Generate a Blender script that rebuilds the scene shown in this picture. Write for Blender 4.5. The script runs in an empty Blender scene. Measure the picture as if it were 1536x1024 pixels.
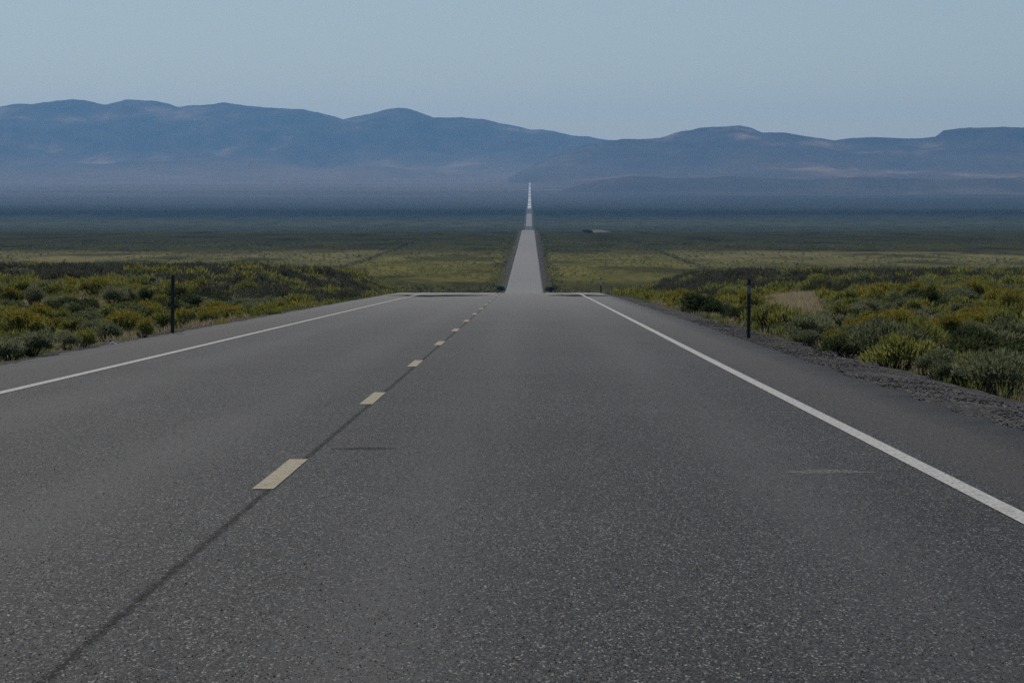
import bpy, math, random
import numpy as np
from mathutils import Vector, noise as mn

rng = np.random.default_rng(11)
random.seed(11)
scene = bpy.context.scene
COL = scene.collection
FPX = 5600.0            # focal length in pixels of the 1536 px wide photograph
HOR, VPX = 300.0, 795.0  # true horizon row and the column of the road's vanishing point
EYE = 1.16
HAZE_TOP = 830.0
XC = -1.39              # centre line of the road
XR, XL = 2.27, -4.90    # white edge lines
ER, EL = 3.46, -6.34    # pavement edges
SUN_EL, SUN_AZ = 43.0, -15.0   # azimuth clockwise from the driving direction

# ------------------------------------------------------------------ helpers
def mesh_np(name, verts, faces_flat, sizes, mats, mat_idx=None, smooth=False, tint=None):
    me = bpy.data.meshes.new(name)
    verts = np.asarray(verts, dtype=np.float32)
    faces_flat = np.asarray(faces_flat, dtype=np.int32)
    sizes = np.asarray(sizes, dtype=np.int32)
    me.vertices.add(len(verts)); me.vertices.foreach_set('co', verts.ravel())
    me.loops.add(len(faces_flat)); me.loops.foreach_set('vertex_index', faces_flat)
    me.polygons.add(len(sizes))
    st = np.zeros(len(sizes), dtype=np.int32); st[1:] = np.cumsum(sizes)[:-1]
    me.polygons.foreach_set('loop_start', st)
    for m in mats: me.materials.append(m)
    if mat_idx is not None: me.polygons.foreach_set('material_index', np.asarray(mat_idx, dtype=np.int32))
    if smooth: me.polygons.foreach_set('use_smooth', np.ones(len(sizes), dtype=bool))
    me.update(calc_edges=True); me.validate()
    if tint is not None:
        a = me.attributes.new('tint', 'FLOAT', 'POINT')
        a.data.foreach_set('value', np.asarray(tint, dtype=np.float32))
    return me

def link(name, me, parent=None, loc=(0, 0, 0), rotz=0.0, scale=None):
    o = bpy.data.objects.new(name, me); COL.objects.link(o)
    o.location = loc; o.rotation_euler = (0, 0, rotz)
    if scale is not None: o.scale = scale
    if parent is not None: o.parent = parent
    return o

def grid_mesh(name, X, Y, Z, mats, smooth=True):
    ny, nx = X.shape
    v = np.stack([X, Y, Z], -1).reshape(-1, 3)
    i = np.arange(ny * nx).reshape(ny, nx)
    f = np.stack([i[:-1, :-1], i[:-1, 1:], i[1:, 1:], i[1:, :-1]], -1).reshape(-1)
    return mesh_np(name, v, f, np.full((ny - 1) * (nx - 1), 4), mats, smooth=smooth)

def tag(o, label=None, cat=None, group=None, kind=None):
    if label: o['label'] = label
    if cat: o['category'] = cat
    if group: o['group'] = group
    if kind: o['kind'] = kind
    return o

def pchip(xs, ys):
    xs = np.array(xs, float); ys = np.array(ys, float)
    h = np.diff(xs); dl = np.diff(ys) / h
    m = np.zeros_like(xs); m[0] = dl[0]; m[-1] = dl[-1]
    for k in range(1, len(xs) - 1):
        if dl[k - 1] * dl[k] > 0:
            w1, w2 = 2 * h[k] + h[k - 1], h[k] + 2 * h[k - 1]
            m[k] = (w1 + w2) / (w1 / dl[k - 1] + w2 / dl[k])
    def f(q):
        q = np.clip(np.asarray(q, float), xs[0], xs[-1])
        k = np.clip(np.searchsorted(xs, q, side='right') - 1, 0, len(xs) - 2)
        t = (q - xs[k]) / h[k]
        return ((1 + 2 * t) * (1 - t) ** 2 * ys[k] + t * (1 - t) ** 2 * h[k] * m[k]
                + t * t * (3 - 2 * t) * ys[k + 1] + t * t * (t - 1) * h[k] * m[k + 1])
    return f

def sstep(a, b, x):
    t = np.clip((np.asarray(x, float) - a) / (b - a), 0, 1)
    return t * t * (3 - 2 * t)

_T = rng.random((256, 256))
def vnoise(x, y):
    x = np.asarray(x, float); y = np.asarray(y, float)
    x0 = np.floor(x).astype(int); y0 = np.floor(y).astype(int)
    fx = x - x0; fy = y - y0
    fx = fx * fx * (3 - 2 * fx); fy = fy * fy * (3 - 2 * fy)
    g = lambda a, b: _T[a & 255, b & 255]
    return ((g(x0, y0) * (1 - fx) + g(x0 + 1, y0) * fx) * (1 - fy)
            + (g(x0, y0 + 1) * (1 - fx) + g(x0 + 1, y0 + 1) * fx) * fy)
def fbm(x, y, n=4):
    s, a, t = 0.0, 1.0, 0.0
    for k in range(n):
        s = s + a * vnoise(np.asarray(x) * 2 ** k + 17.3 * k, np.asarray(y) * 2 ** k + 5.1 * k); t += a; a *= 0.5
    return s / t

# ------------------------------------------------------------------ terrain
road_z0 = pchip(
    [-80, 0, 50, 100, 150, 180, 220, 300, 500, 800, 950, 1034, 1344, 2000, 2950, 3100, 3600, 4600, 5000, 5500, 6500, 7500, 8300, 9300, 12000, 16000, 20000, 22500, 26000, 45000],
    [0.10, -1.16, -2.07, -2.98, -3.90, -4.48, -5.62, -8.1, -15.0, -22.2, -23.5, -23.95, -24.1, -24.2, -23.9, -25.2, -33, -37.6, -38.2, -38.2, -33, -27.2, -23.9, -20, -8, 30, 89, 130, 178, 330])
bench0 = pchip([-80, 0, 60, 150, 250, 330, 400, 520, 700, 950, 1150, 1400], [0.0, -1.45, -2.5, -4.05, -5.6, -7.0, -8.6, -12.4, -18.2, -23.4, -24.6, -25.0])
def road_z(d): return road_z0(d) + EYE
def sink(d): return 0.05 + 1.3e-4 * np.maximum(np.asarray(d, float), 0)
def ground_z(x, d):
    x = np.asarray(x, float); d = np.asarray(d, float)
    rz = road_z(d)
    far = road_z(d) - 0.9 - 1.6e-4 * np.maximum(d, 0)
    b = np.where(d < 1400, bench0(np.minimum(d, 1400)) + EYE, far)
    b = b + np.where(x < XC, .45, .05) * sstep(130, 260, d) * (1 - sstep(420, 800, d))
    k = sstep(900, 1400, d)
    b = b * (1 - k) + far * k
    off = np.where(x > XC, x - ER, EL - x)          # metres beyond the pavement edge
    w = sstep(3.0, 15.0, off)
    side = rz - 0.30 - sink(d) - 0.10 * np.clip(off - 0.6, 0, 3)
    z = side * (1 - w) + b * w
    n = (fbm(x / 9.0, d / 16.0, 3) - 0.5) * 0.5 * sstep(1.0, 5.0, off)
    n = n + (fbm(x / 60.0, d / 140.0, 3) - 0.5) * 0.9 * sstep(12, 60, off) * sstep(60, 250, d)
    n = n + (fbm(x / 900.0 + 7, d / 1500.0, 3) - 0.5) * 9.0 * sstep(200, 1500, off) * sstep(2500, 8000, d)
    return z + n

def pix_ray(px, py):
    return (px - VPX) / FPX, -(py - HOR) / FPX      # lateral and vertical slope per metre of depth
def on_ground(px, py, dmax=4000):
    sx, sz = pix_ray(px, py)
    d = np.geomspace(9, dmax, 6000)
    z = EYE + sz * d; g = ground_z(sx * d, d)
    i = np.argmax(g >= z)
    return float(sx * d[i]), float(d[i])

# ------------------------------------------------------------------ materials
class NT:
    def __init__(self, name):
        self.m = bpy.data.materials.new(name); self.m.use_nodes = True
        self.t = self.m.node_tree; self.t.nodes.clear()
        self.out = self.t.nodes.new('ShaderNodeOutputMaterial')
    def n(self, kind, **kw):
        x = self.t.nodes.new(kind)
        for k, v in kw.items():
            if k in x.inputs: x.inputs[k].default_value = v
            else: setattr(x, k, v)
        return x
    def l(self, a, b): self.t.links.new(a, b)
    def math(self, op, a, b=None, c=None, clamp=False):
        x = self.t.nodes.new('ShaderNodeMath'); x.operation = op; x.use_clamp = clamp
        for i, v in enumerate((a, b, c)):
            if v is None: continue
            if isinstance(v, (int, float)): x.inputs[i].default_value = v
            else: self.l(v, x.inputs[i])
        return x.outputs[0]
    def mix(self, fac, a, b, mode='MIX'):
        x = self.t.nodes.new('ShaderNodeMix'); x.data_type = 'RGBA'; x.blend_type = mode
        for s, v in ((x.inputs[0], fac), (x.inputs[6], a), (x.inputs[7], b)):
            if isinstance(v, (int, float)): s.default_value = v
            elif isinstance(v, tuple): s.default_value = (*v[:3], 1)
            else: self.l(v, s)
        return x.outputs[2]
    def rng(self, v, a, b, c=0.0, d=1.0, smooth=True):
        x = self.t.nodes.new('ShaderNodeMapRange'); x.interpolation_type = 'SMOOTHSTEP' if smooth else 'LINEAR'
        self.l(v, x.inputs[0])
        for i, q in enumerate((a, b, c, d)): x.inputs[i + 1].default_value = q
        return x.outputs[0]
    def pos(self, sx=1, sy=1, sz=1):
        g = self.t.nodes.new('ShaderNodeNewGeometry')
        v = self.t.nodes.new('ShaderNodeVectorMath'); v.operation = 'MULTIPLY'
        self.l(g.outputs['Position'], v.inputs[0]); v.inputs[1].default_value = (sx, sy, sz)
        return v.outputs[0]
    def noise(self, vec, scale=1.0, detail=3.0, rough=0.55):
        x = self.t.nodes.new('ShaderNodeTexNoise'); self.l(vec, x.inputs['Vector'])
        x.inputs['Scale'].default_value = scale; x.inputs['Detail'].default_value = detail; x.inputs['Roughness'].default_value = rough
        return x.outputs[0]
    def ramp(self, fac, stops):
        x = self.t.nodes.new('ShaderNodeValToRGB'); e = x.color_ramp.elements
        while len(e) < len(stops): e.new(0.5)
        for el, (p, c) in zip(e, stops): el.position = p; el.color = (*c, 1)
        self.l(fac, x.inputs[0]); return x.outputs[0]
    def bsdf(self, col, rough=0.8, spec=0.3, normal=None):
        b = self.t.nodes.new('ShaderNodeBsdfPrincipled')
        if isinstance(col, tuple): b.inputs['Base Color'].default_value = (*col, 1)
        else: self.l(col, b.inputs['Base Color'])
        if isinstance(rough, (int, float)): b.inputs['Roughness'].default_value = rough
        else: self.l(rough, b.inputs['Roughness'])
        b.inputs['Specular IOR Level'].default_value = spec
        if normal is not None: self.l(normal, b.inputs['Normal'])
        return b.outputs[0]
    def bump(self, h, strength, dist):
        x = self.t.nodes.new('ShaderNodeBump'); x.inputs['Strength'].default_value = strength; x.inputs['Distance'].default_value = dist
        self.l(h, x.inputs['Height']); return x.outputs[0]
    def done(self, s): self.l(s, self.out.inputs['Surface']); return self.m

def xyz(t):
    g = t.t.nodes.new('ShaderNodeNewGeometry'); s = t.t.nodes.new('ShaderNodeSeparateXYZ')
    t.l(g.outputs['Position'], s.inputs[0]); return s.outputs

def mat_asphalt():
    t = NT('asphalt'); X, Y, Z = xyz(t)
    p = t.pos()
    v = t.n('ShaderNodeTexVoronoi', Scale=170.0); t.l(t.pos(1, .2, 1), v.inputs['Vector'])
    sp = t.t.nodes.new('ShaderNodeSeparateColor'); t.l(v.outputs['Color'], sp.inputs[0])
    base = t.ramp(sp.outputs[0], [(0.0, (.004, .0045, .0053)), (.35, (.014, .015, .016)), (.70, (.044, .0455, .047)), (.92, (.095, .096, .096)), (1.0, (.28, .275, .265))])
    # wheel paths, mottling, long streaks
    mott = t.noise(t.pos(.5, .22, 1), 1.0, 4, .6)
    base = t.mix(1.0, base, t.ramp(mott, [(.25, (.80, .80, .80)), (.75, (1.2, 1.2, 1.19))]), 'MULTIPLY')
    lanes = None
    for cx in (XC + .95, XC + 2.7, XC - .85, XC - 2.6):
        d = t.math('ABSOLUTE', t.math('SUBTRACT', X, cx))
        g = t.rng(d, .0, .62, 1.0, 0.0)
        lanes = g if lanes is None else t.math('MAXIMUM', lanes, g)
    st = t.noise(t.pos(1.4, .05, 1), 1.0, 3, .5)
    lanes = t.math('MULTIPLY', lanes, t.rng(st, .3, .7, .35, 1.0))
    base = t.mix(t.math('MULTIPLY', lanes, .55), base, (.085, .086, .086))
    # darker paved shoulders
    sh = t.math('MAXIMUM', t.rng(X, XR + .05, XR + .3), t.rng(X, XL - .25, XL - .05, 1.0, 0.0))
    base = t.mix(t.math('MULTIPLY', sh, .6), base, t.mix(sp.outputs[1], (.034, .031, .028), (.088, .080, .074)))
    # grazing sheen painted paler with distance; cloud shade painted dark far out
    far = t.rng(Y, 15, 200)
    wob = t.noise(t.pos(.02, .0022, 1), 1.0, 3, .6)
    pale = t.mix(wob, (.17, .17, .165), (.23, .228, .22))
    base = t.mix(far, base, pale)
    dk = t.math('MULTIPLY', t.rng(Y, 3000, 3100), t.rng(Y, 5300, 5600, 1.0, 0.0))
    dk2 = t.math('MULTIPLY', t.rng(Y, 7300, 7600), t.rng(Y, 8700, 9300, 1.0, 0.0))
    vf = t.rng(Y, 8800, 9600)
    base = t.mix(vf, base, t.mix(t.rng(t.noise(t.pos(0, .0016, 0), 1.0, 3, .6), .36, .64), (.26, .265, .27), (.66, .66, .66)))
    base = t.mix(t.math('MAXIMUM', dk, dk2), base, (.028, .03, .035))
    h = t.noise(p, 95, 2, .6)
    bmp = t.bump(t.math('ADD', h, sp.outputs[2]), .55, .006)
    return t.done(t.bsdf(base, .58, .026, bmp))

def mat_paint(name, a, b, wear=.5):
    t = NT(name)
    n = t.noise(t.pos(14, 9, 1), 1.0, 4, .7)
    v = t.n('ShaderNodeTexVoronoi', Scale=75.0); t.l(t.pos(), v.inputs['Vector'])
    sp = t.t.nodes.new('ShaderNodeSeparateColor'); t.l(v.outputs['Color'], sp.inputs[0])
    c = t.mix(n, a, b)
    c = t.mix(t.math('MULTIPLY', t.rng(sp.outputs[0], .66, .86), wear), c, (.05, .05, .05))
    return t.done(t.bsdf(c, .7, .05))

def mat_simple(name, a, b, scale=8.0, rough=.8, spec=.25, bump=0.0):
    t = NT(name); n = t.noise(t.pos(), scale, 4, .6)
    nb = t.bump(n, bump, .02) if bump else None
    return t.done(t.bsdf(t.mix(t.rng(n, .3, .7), a, b), rough, spec, nb))

def mat_ground():
    t = NT('valley_soil_and_scrub'); X, Y, Z = xyz(t)
    lg = t.math('LOGARITHM', t.math('MAXIMUM', Y, 10.0), 10.0)
    wav = t.noise(t.pos(.006, .0012, 0), 1.0, 4, .6)
    f = t.math('ADD', t.math('DIVIDE', t.math('SUBTRACT', lg, 2.0), 2.5), t.math('MULTIPLY', t.math('SUBTRACT', wav, .5), .035))
    P = lambda d: (math.log10(d) - 2.0) / 2.5
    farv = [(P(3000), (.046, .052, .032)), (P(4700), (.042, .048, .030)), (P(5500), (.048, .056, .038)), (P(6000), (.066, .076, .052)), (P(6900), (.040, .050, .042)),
            (P(7600), (.015, .020, .022)), (P(8500), (.012, .016, .018)), (P(9700), (.034, .038, .034)), (P(12500), (.058, .056, .048)),  # darkest band stands for cloud shade over the valley, painted in
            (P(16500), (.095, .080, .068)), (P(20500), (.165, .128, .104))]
    inner = t.ramp(f, [(P(300), (.100, .088, .050)), (P(900), (.050, .046, .026)), (P(1090), (.058, .054, .026)), (P(1180), (.135, .128, .042)), (P(1340), (.145, .135, .044)),
                       (P(1650), (.135, .128, .050)), (P(1850), (.058, .060, .029)), (P(2600), (.042, .047, .026))] + farv)
    outer = t.ramp(f, [(P(300), (.085, .078, .05)), (P(900), (.050, .048, .030)), (P(1250), (.095, .095, .043)), (P(1480), (.130, .124, .056)),
                       (P(1600), (.155, .146, .072)), (P(1790), (.148, .138, .070)), (P(1890), (.054, .057, .030)), (P(2400), (.039, .043, .026))] + farv)
    ax = t.math('ABSOLUTE', t.math('ADD', X, 2.5))
    c = t.mix(t.rng(ax, 62, 68, .30, 1.0), inner, outer)
    # scrub patches
    n1 = t.noise(t.pos(.03, .006, 0), 1.0, 5, .65)
    n2 = t.noise(t.pos(.35, .06, 0), 1.0, 4, .6)
    c = t.mix(1.0, c, t.ramp(n1, [(.34, (.52, .55, .60)), (.48, (1, 1, 1)), (.68, (1.38, 1.30, 1.18))]), 'MULTIPLY')
    c = t.mix(1.0, c, t.ramp(n2, [(.3, (.7, .72, .72)), (.7, (1.3, 1.28, 1.25))]), 'MULTIPLY')
    n0 = t.noise(t.pos(.016, .0042, 0), 1.0, 4, .65)
    c = t.mix(t.math('MULTIPLY', t.rng(n0, .53, .60), t.rng(Y, 1700, 2400, .65, .25)), c, (.030, .034, .022))
    # near ground: sandy soil with dry litter
    s1 = t.noise(t.pos(1.6, .8, 1), 1.0, 5, .65)
    soil = t.ramp(s1, [(.28, (.085, .07, .045)), (.5, (.16, .13, .085)), (.7, (.25, .205, .135))])
    c = t.mix(t.rng(Y, 200, 420, 1.0, 0.0), c, soil)
    # bare graded verge beside the embankment
    off = t.math('MAXIMUM', t.math('SUBTRACT', X, ER), t.math('SUBTRACT', EL, X))
    vg = t.rng(t.math('ADD', off, t.math('MULTIPLY', n1, 3.0)), 3.5, 6.5, 1.0, 0.0)
    c = t.mix(t.math('MULTIPLY', vg, t.rng(Y, 300, 600)), c, (.075, .068, .06))
    c = t.mix(t.math('MULTIPLY', t.rng(t.math('ADD', X, t.math('MULTIPLY', wav, 900.0)), 300, 1300), t.math('MULTIPLY', t.rng(Y, 9500, 11500), .72)), c, (.030, .033, .031))
    # pale diagonal streaks on the fan
    stx = t.noise(t.pos(.00035, .0014, 0), 1.0, 4, .6)
    c = t.mix(t.math('MULTIPLY', t.rng(stx, .46, .68), t.rng(Y, 11500, 19000, 0.0, .5)), c, (.26, .20, .145))
    bmp = t.bump(t.noise(t.pos(.5, .5, .5), 1.0, 4, .7), .6, .5)
    return t.done(t.bsdf(c, .95, 0.0, bmp))

def mat_gravel():
    t = NT('gravel'); X, Y, Z = xyz(t)
    v = t.n('ShaderNodeTexVoronoi', Scale=38.0); t.l(t.pos(), v.inputs['Vector'])
    sp = t.t.nodes.new('ShaderNodeSeparateColor'); t.l(v.outputs['Color'], sp.inputs[0])
    c = t.ramp(sp.outputs[0], [(0, (.028, .028, .030)), (.5, (.068, .068, .071)), (.85, (.125, .124, .125)), (1, (.32, .315, .305))])
    m = t.noise(t.pos(1.2, .35, 1), 1.0, 4, .6)
    c = t.mix(1.0, c, t.ramp(m, [(.3, (.65, .65, .66)), (.7, (1.35, 1.32, 1.28))]), 'MULTIPLY')
    bmp = t.bump(v.outputs['Distance'], .45, .02)
    return t.done(t.bsdf(c, .9, 0.0, bmp))

def mat_leaf(name, cols, trans=.40, hue_obj=True):
    """cols: three leaf colours, chosen by the per-leaf tint and by the plant"""
    t = NT(name)
    a = t.n('ShaderNodeAttribute', attribute_name='tint')
    oi = t.n('ShaderNodeObjectInfo')
    f = t.math('ADD', t.math('MULTIPLY', a.outputs['Fac'], .75), t.math('MULTIPLY', oi.outputs['Random'], .30 if hue_obj else 0.0))
    if not hue_obj:
        f = t.math('ADD', f, t.math('MULTIPLY', t.noise(t.pos(.45, .3, .1), 1.0, 3, .6), .30))
    c = t.ramp(f, [(.12, cols[0]), (.5, cols[1]), (.92, cols[2])])
    d = t.bsdf(c, .75, .12)
    tr = t.t.nodes.new('ShaderNodeBsdfTranslucent'); t.l(c, tr.inputs['Color'])
    mx = t.t.nodes.new('ShaderNodeMixShader'); mx.inputs[0].default_value = trans
    t.l(d, mx.inputs[1]); t.l(tr.outputs[0], mx.inputs[2])
    return t.done(mx.outputs[0])

def mat_hills(name, dark, mid, pale, sc=1.0, low=.8):
    t = NT(name); X, Y, Z = xyz(t)
    n1 = t.noise(t.pos(.0011 * sc, .0007 * sc, .004 * sc), 1.0, 6, .62)
    n2 = t.noise(t.pos(.0045 * sc, .002 * sc, .01 * sc), 1.0, 4, .6)
    c = t.ramp(n1, [(.34, dark), (.47, mid), (.55, mid), (.68, pale)])
    c = t.mix(1.0, c, t.ramp(n2, [(.36, (.58, .60, .64)), (.64, (1.45, 1.4, 1.34))]), 'MULTIPLY')
    # lower slopes carry paler dry grass
    c = t.mix(t.math('MULTIPLY', t.rng(Z, 420, 110, 0, 1), low), c, t.mix(t.rng(n1, .35, .65), tuple(.35 * a + .65 * b for a, b in zip(mid, pale)), pale))
    bmp = t.bump(n2, .5, 60.0)
    return t.done(t.bsdf(c, .95, 0.0, bmp))

M = {}
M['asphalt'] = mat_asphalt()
M['white_paint'] = mat_paint('white_paint', (.56, .56, .545), (.42, .42, .41), .7)
M['cream_paint'] = mat_paint('cream_paint', (.44, .385, .27), (.33, .295, .21), .75)
M['tar'] = mat_simple('tar', (.012, .012, .014), (.020, .020, .021), 6, .9, 0.0)
M['pale_patch'] = mat_simple('pale_patch', (.16, .16, .155), (.24, .24, .23), .8, .7)
def mat_dark_mark(name, op, soft=None):
    t = NT(name); X, Y, Z = xyz(t); n = t.noise(t.pos(16, 5, 1), 1.0, 4, .7)
    d = t.bsdf((.014, .014, .015), .9, 0.0); tr = t.t.nodes.new('ShaderNodeBsdfTransparent'); mx = t.t.nodes.new('ShaderNodeMixShader')
    f = t.rng(n, .25, .65, op * .45, op)
    if soft:
        f = t.math('MULTIPLY', f, t.rng(t.math('ABSOLUTE', t.math('SUBTRACT', X, soft[0])), 0.0, soft[1], 1.0, 0.0))
    t.l(f, mx.inputs[0]); t.l(tr.outputs[0], mx.inputs[1]); t.l(d, mx.inputs[2])
    return t.done(mx.outputs[0])
M['joint'] = mat_dark_mark('joint_stain', .34, (XC + .035, .034))
M['crack'] = mat_dark_mark('crack_stain', .26)
M['mirage_dark'] = mat_dark_mark('mirage_dark_paint', .75)  # dark edge under the mirage glare, painted on the brow
def mat_pale_mark(name, v, sc, lo, hi, op):
    t = NT(name); n = t.noise(t.pos(sc[0], sc[1], 1), 1.0, 3, .7)
    d = t.bsdf((v, v, v * .98), .8, .04); tr = t.t.nodes.new('ShaderNodeBsdfTransparent'); mx = t.t.nodes.new('ShaderNodeMixShader')
    t.l(t.rng(n, lo, hi, 0.0, op), mx.inputs[0]); t.l(tr.outputs[0], mx.inputs[1]); t.l(d, mx.inputs[2])
    return t.done(mx.outputs[0])
M['faint_pale'] = mat_pale_mark('faint_pale', .20, (60, 22), .36, .60, .85)
M['mirage_pale_paint'] = mat_pale_mark('mirage_pale_paint', .36, (1.1, .05), .22, .5, .92)  # pale mirage glare put into the colour at the brow
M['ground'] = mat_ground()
M['gravel'] = mat_gravel()
M['steel'] = mat_simple('painted_steel', (.075, .076, .062), (.13, .125, .105), 30, .75)
M['reflector'] = mat_simple('reflector', (.22, .22, .22), (.30, .30, .30), 40, .5)
M['pale_reflector'] = mat_simple('pale_reflector', (.55, .52, .48), (.65, .62, .58), 40, .5)
M['white_stone'] = mat_simple('white_stone', (.5, .48, .44), (.72, .70, .66), 14, .85, .2, .4)
M['brown_stone'] = mat_simple('brown_stone', (.10, .065, .04), (.17, .115, .07), 14, .85, .2, .4)
M['dark_lump'] = mat_simple('dark_lump', (.010, .010, .011), (.03, .03, .032), 14, .9, .1, .4)
M['pale_earth'] = mat_simple('pale_earth', (.10, .088, .072), (.17, .15, .12), .3, .95)
M['fence_wood'] = mat_simple('fence_wood', (.05, .042, .034), (.10, .085, .07), 5, .9)
RAB = [(0.109, 0.130, 0.036), (0.238, 0.249, 0.069), (0.365, 0.346, 0.100)]
SAGE = [(0.090, 0.106, 0.055), (0.187, 0.207, 0.113), (0.288, 0.296, 0.183)]
GREA = [(0.028, 0.044, 0.017), (0.066, 0.087, 0.035), (0.117, 0.136, 0.057)]
M['rabbit_leaf'] = mat_leaf('rabbitbrush_leaf', RAB)
M['sage_leaf'] = mat_leaf('sagebrush_leaf', SAGE)
M['grease_leaf'] = mat_leaf('greasewood_leaf', GREA)
M['flower'] = mat_leaf('rabbitbrush_flower', [(.20, .155, .016), (.31, .235, .024), (.42, .32, .04)], .3)
M['rabbit_mass'] = mat_leaf('rabbitbrush_mass', RAB, .4, False)
M['sage_mass'] = mat_leaf('sagebrush_mass', SAGE, .4, False)
M['dark_sage_mass'] = mat_leaf('dark_sagebrush_mass', [(.050, .054, .038), (.100, .104, .074), (.160, .160, .118)], .3, False)
M['grease_mass'] = mat_leaf('greasewood_mass', GREA, .4, False)
M['flower_mass'] = mat_leaf('flower_mass', [(.18, .145, .016), (.28, .215, .022), (.38, .29, .036)], .4, False)
M['dry_grass'] = mat_leaf('dry_grass', [(.20, .155, .085), (.36, .295, .175), (.54, .46, .31)], .35, False)
M['green_grass'] = mat_leaf('green_grass', [(.080, .108, .026), (.155, .185, .046), (.25, .262, .075)], .35, False)
M['twig'] = mat_simple('twig', (.045, .034, .024), (.10, .08, .06), 12, .9)
M['hills_far'] = mat_hills('far_range', (.018, .023, .024), (.058, .052, .045), (.26, .185, .135))
M['hills_mid'] = mat_hills('mesa_range', (.013, .016, .018), (.048, .040, .035), (.28, .19, .135), 1.0, .38)
M['hills_near'] = mat_hills('foothill', (.022, .026, .028), (.054, .048, .043), (.15, .11, .085), 1.0, .38)

# ------------------------------------------------------------------ ground sheet
def build_ground():
    d = np.concatenate([np.linspace(-60, 20, 28)[:-1], np.linspace(20, 420, 260)[:-1], np.geomspace(420, 3500, 150)[:-1], np.geomspace(3500, 33000, 130)])
    r = np.concatenate([np.linspace(0, 20, 44)[:-1], np.geomspace(20, 14000, 92)])
    x = np.concatenate([(EL - r)[::-1], np.linspace(EL, ER, 8)[1:-1], ER + r])
    X, D = np.meshgrid(x, d)
    Z = ground_z(X, D)
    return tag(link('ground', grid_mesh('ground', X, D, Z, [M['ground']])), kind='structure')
build_ground()

def ribbon(name, x0, x1, d, lift, mat, parent=None, nx=2, wav=0.0):
    xs = np.linspace(x0, x1, nx)
    X, D = np.meshgrid(xs, d)
    if wav:
        X = X + wav * (vnoise(D * 1.7 + X * 3, D * .31) - .5) * 2
    lf = lift(D) if callable(lift) else lift
    Z = road_z(D) + lf
    return link(name, grid_mesh(name, X, D, Z, [mat]), parent)

d_road = np.concatenate([np.linspace(-50, 260, 312)[:-1], np.geomspace(260, 22500, 320)])
# pavement with an irregular broken edge
def build_road():
    xs = np.array([EL - .02, EL, EL + .5, XC - 1.7, XC, XC + 1.7, ER - .5, ER, ER + .02])
    d = np.concatenate([np.arange(-50, 260, .25), np.geomspace(260, 22500, 320)])
    X, D = np.meshgrid(xs, d)
    jag = (fbm(d / 1.1, d * 0 + 3.3, 3) - .5) * .22
    jag2 = (fbm(d / 1.3, d * 0 + 9.3, 3) - .5) * .22
    X[:, 0] += jag2; X[:, 1] += jag2; X[:, -1] += jag; X[:, -2] += jag
    Z = road_z(D)
    Z[:, 0] -= .18 + sink(d) * 1.5; Z[:, -1] -= .18 + sink(d) * 1.5
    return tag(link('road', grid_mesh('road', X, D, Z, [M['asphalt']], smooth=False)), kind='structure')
road = build_road()
fine = np.concatenate([np.arange(-50, 240, .5), np.geomspace(240, 3000, 120)])
LIFT = lambda D: .004 + 2e-5 * np.maximum(D, 0)
ribbon('edge_line', XR - .055, XR + .055, fine[fine < 420], LIFT, M['white_paint'], road)
ribbon('edge_line', XL - .055, XL + .055, fine[fine < 420], LIFT, M['white_paint'], road)
dash_d0 = FPX * 1.16 / (737.5 - 402.0)
for k in range(-2, 17):
    a = dash_d0 + 12.19 * k
    o = ribbon('centre_dash', XC - .056, XC + .056, np.linspace(a, a + 3.05, 8), LIFT, M['cream_paint'], road, 3)
# sealed centre joint: runs under the dashes
ribbon('sealed_joint', XC, XC + .07, np.arange(-50, 175, .5), .002, M['joint'], road, 3, .004)
def cross(name, x0, x1, d0, d1, mat, lift, seed):
    n = 24
    xs = np.linspace(x0, x1, n); t = np.linspace(0, 1, 4)
    w = (fbm(xs / .6 + seed, xs * 0 + seed, 3) - .5) * 2
    X = np.tile(xs, (4, 1)); D = ((d0 + d1) / 2 + w * (d1 - d0) * .35)[None, :] + (t[:, None] - .5) * (d1 - d0) * np.sin(np.linspace(.15, math.pi - .15, n))[None, :]
    return link(name, grid_mesh(name, X, D, road_z(D) + lift, [mat]), road)
cross('crack', XC + .12, XC + .55, 23.5, 23.9, M['crack'], .002, 3.0)
cross('pale_mark', 1.42, 1.95, 20.8, 21.2, M['faint_pale'], .0015, 5.0)  # faint pale marks across the lane
cross('pale_mark', -.9, .2, 69.0, 71.5, M['faint_pale'], .0015, 12.0)
cross('pale_mark', -.75, .05, 80.0, 82.5, M['faint_pale'], .0015, 15.0)
# mirage glare and its dark edge, painted across the brow of the rise
cross('mirage_dark_line', EL + .3, XC - .35, 153, 163, M['mirage_dark'], .003, 21.0)
cross('mirage_dark_line', .75, ER - .1, 153, 163, M['mirage_dark'], .003, 33.0)
ribbon('mirage_pale_strip', EL + .15, XC - .2, np.linspace(168, 235, 40), .006, M['mirage_pale_paint'], road, 3)
ribbon('mirage_pale_strip', .75, ER - .15, np.linspace(168, 235, 40), .006, M['mirage_pale_paint'], road, 3)

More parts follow.
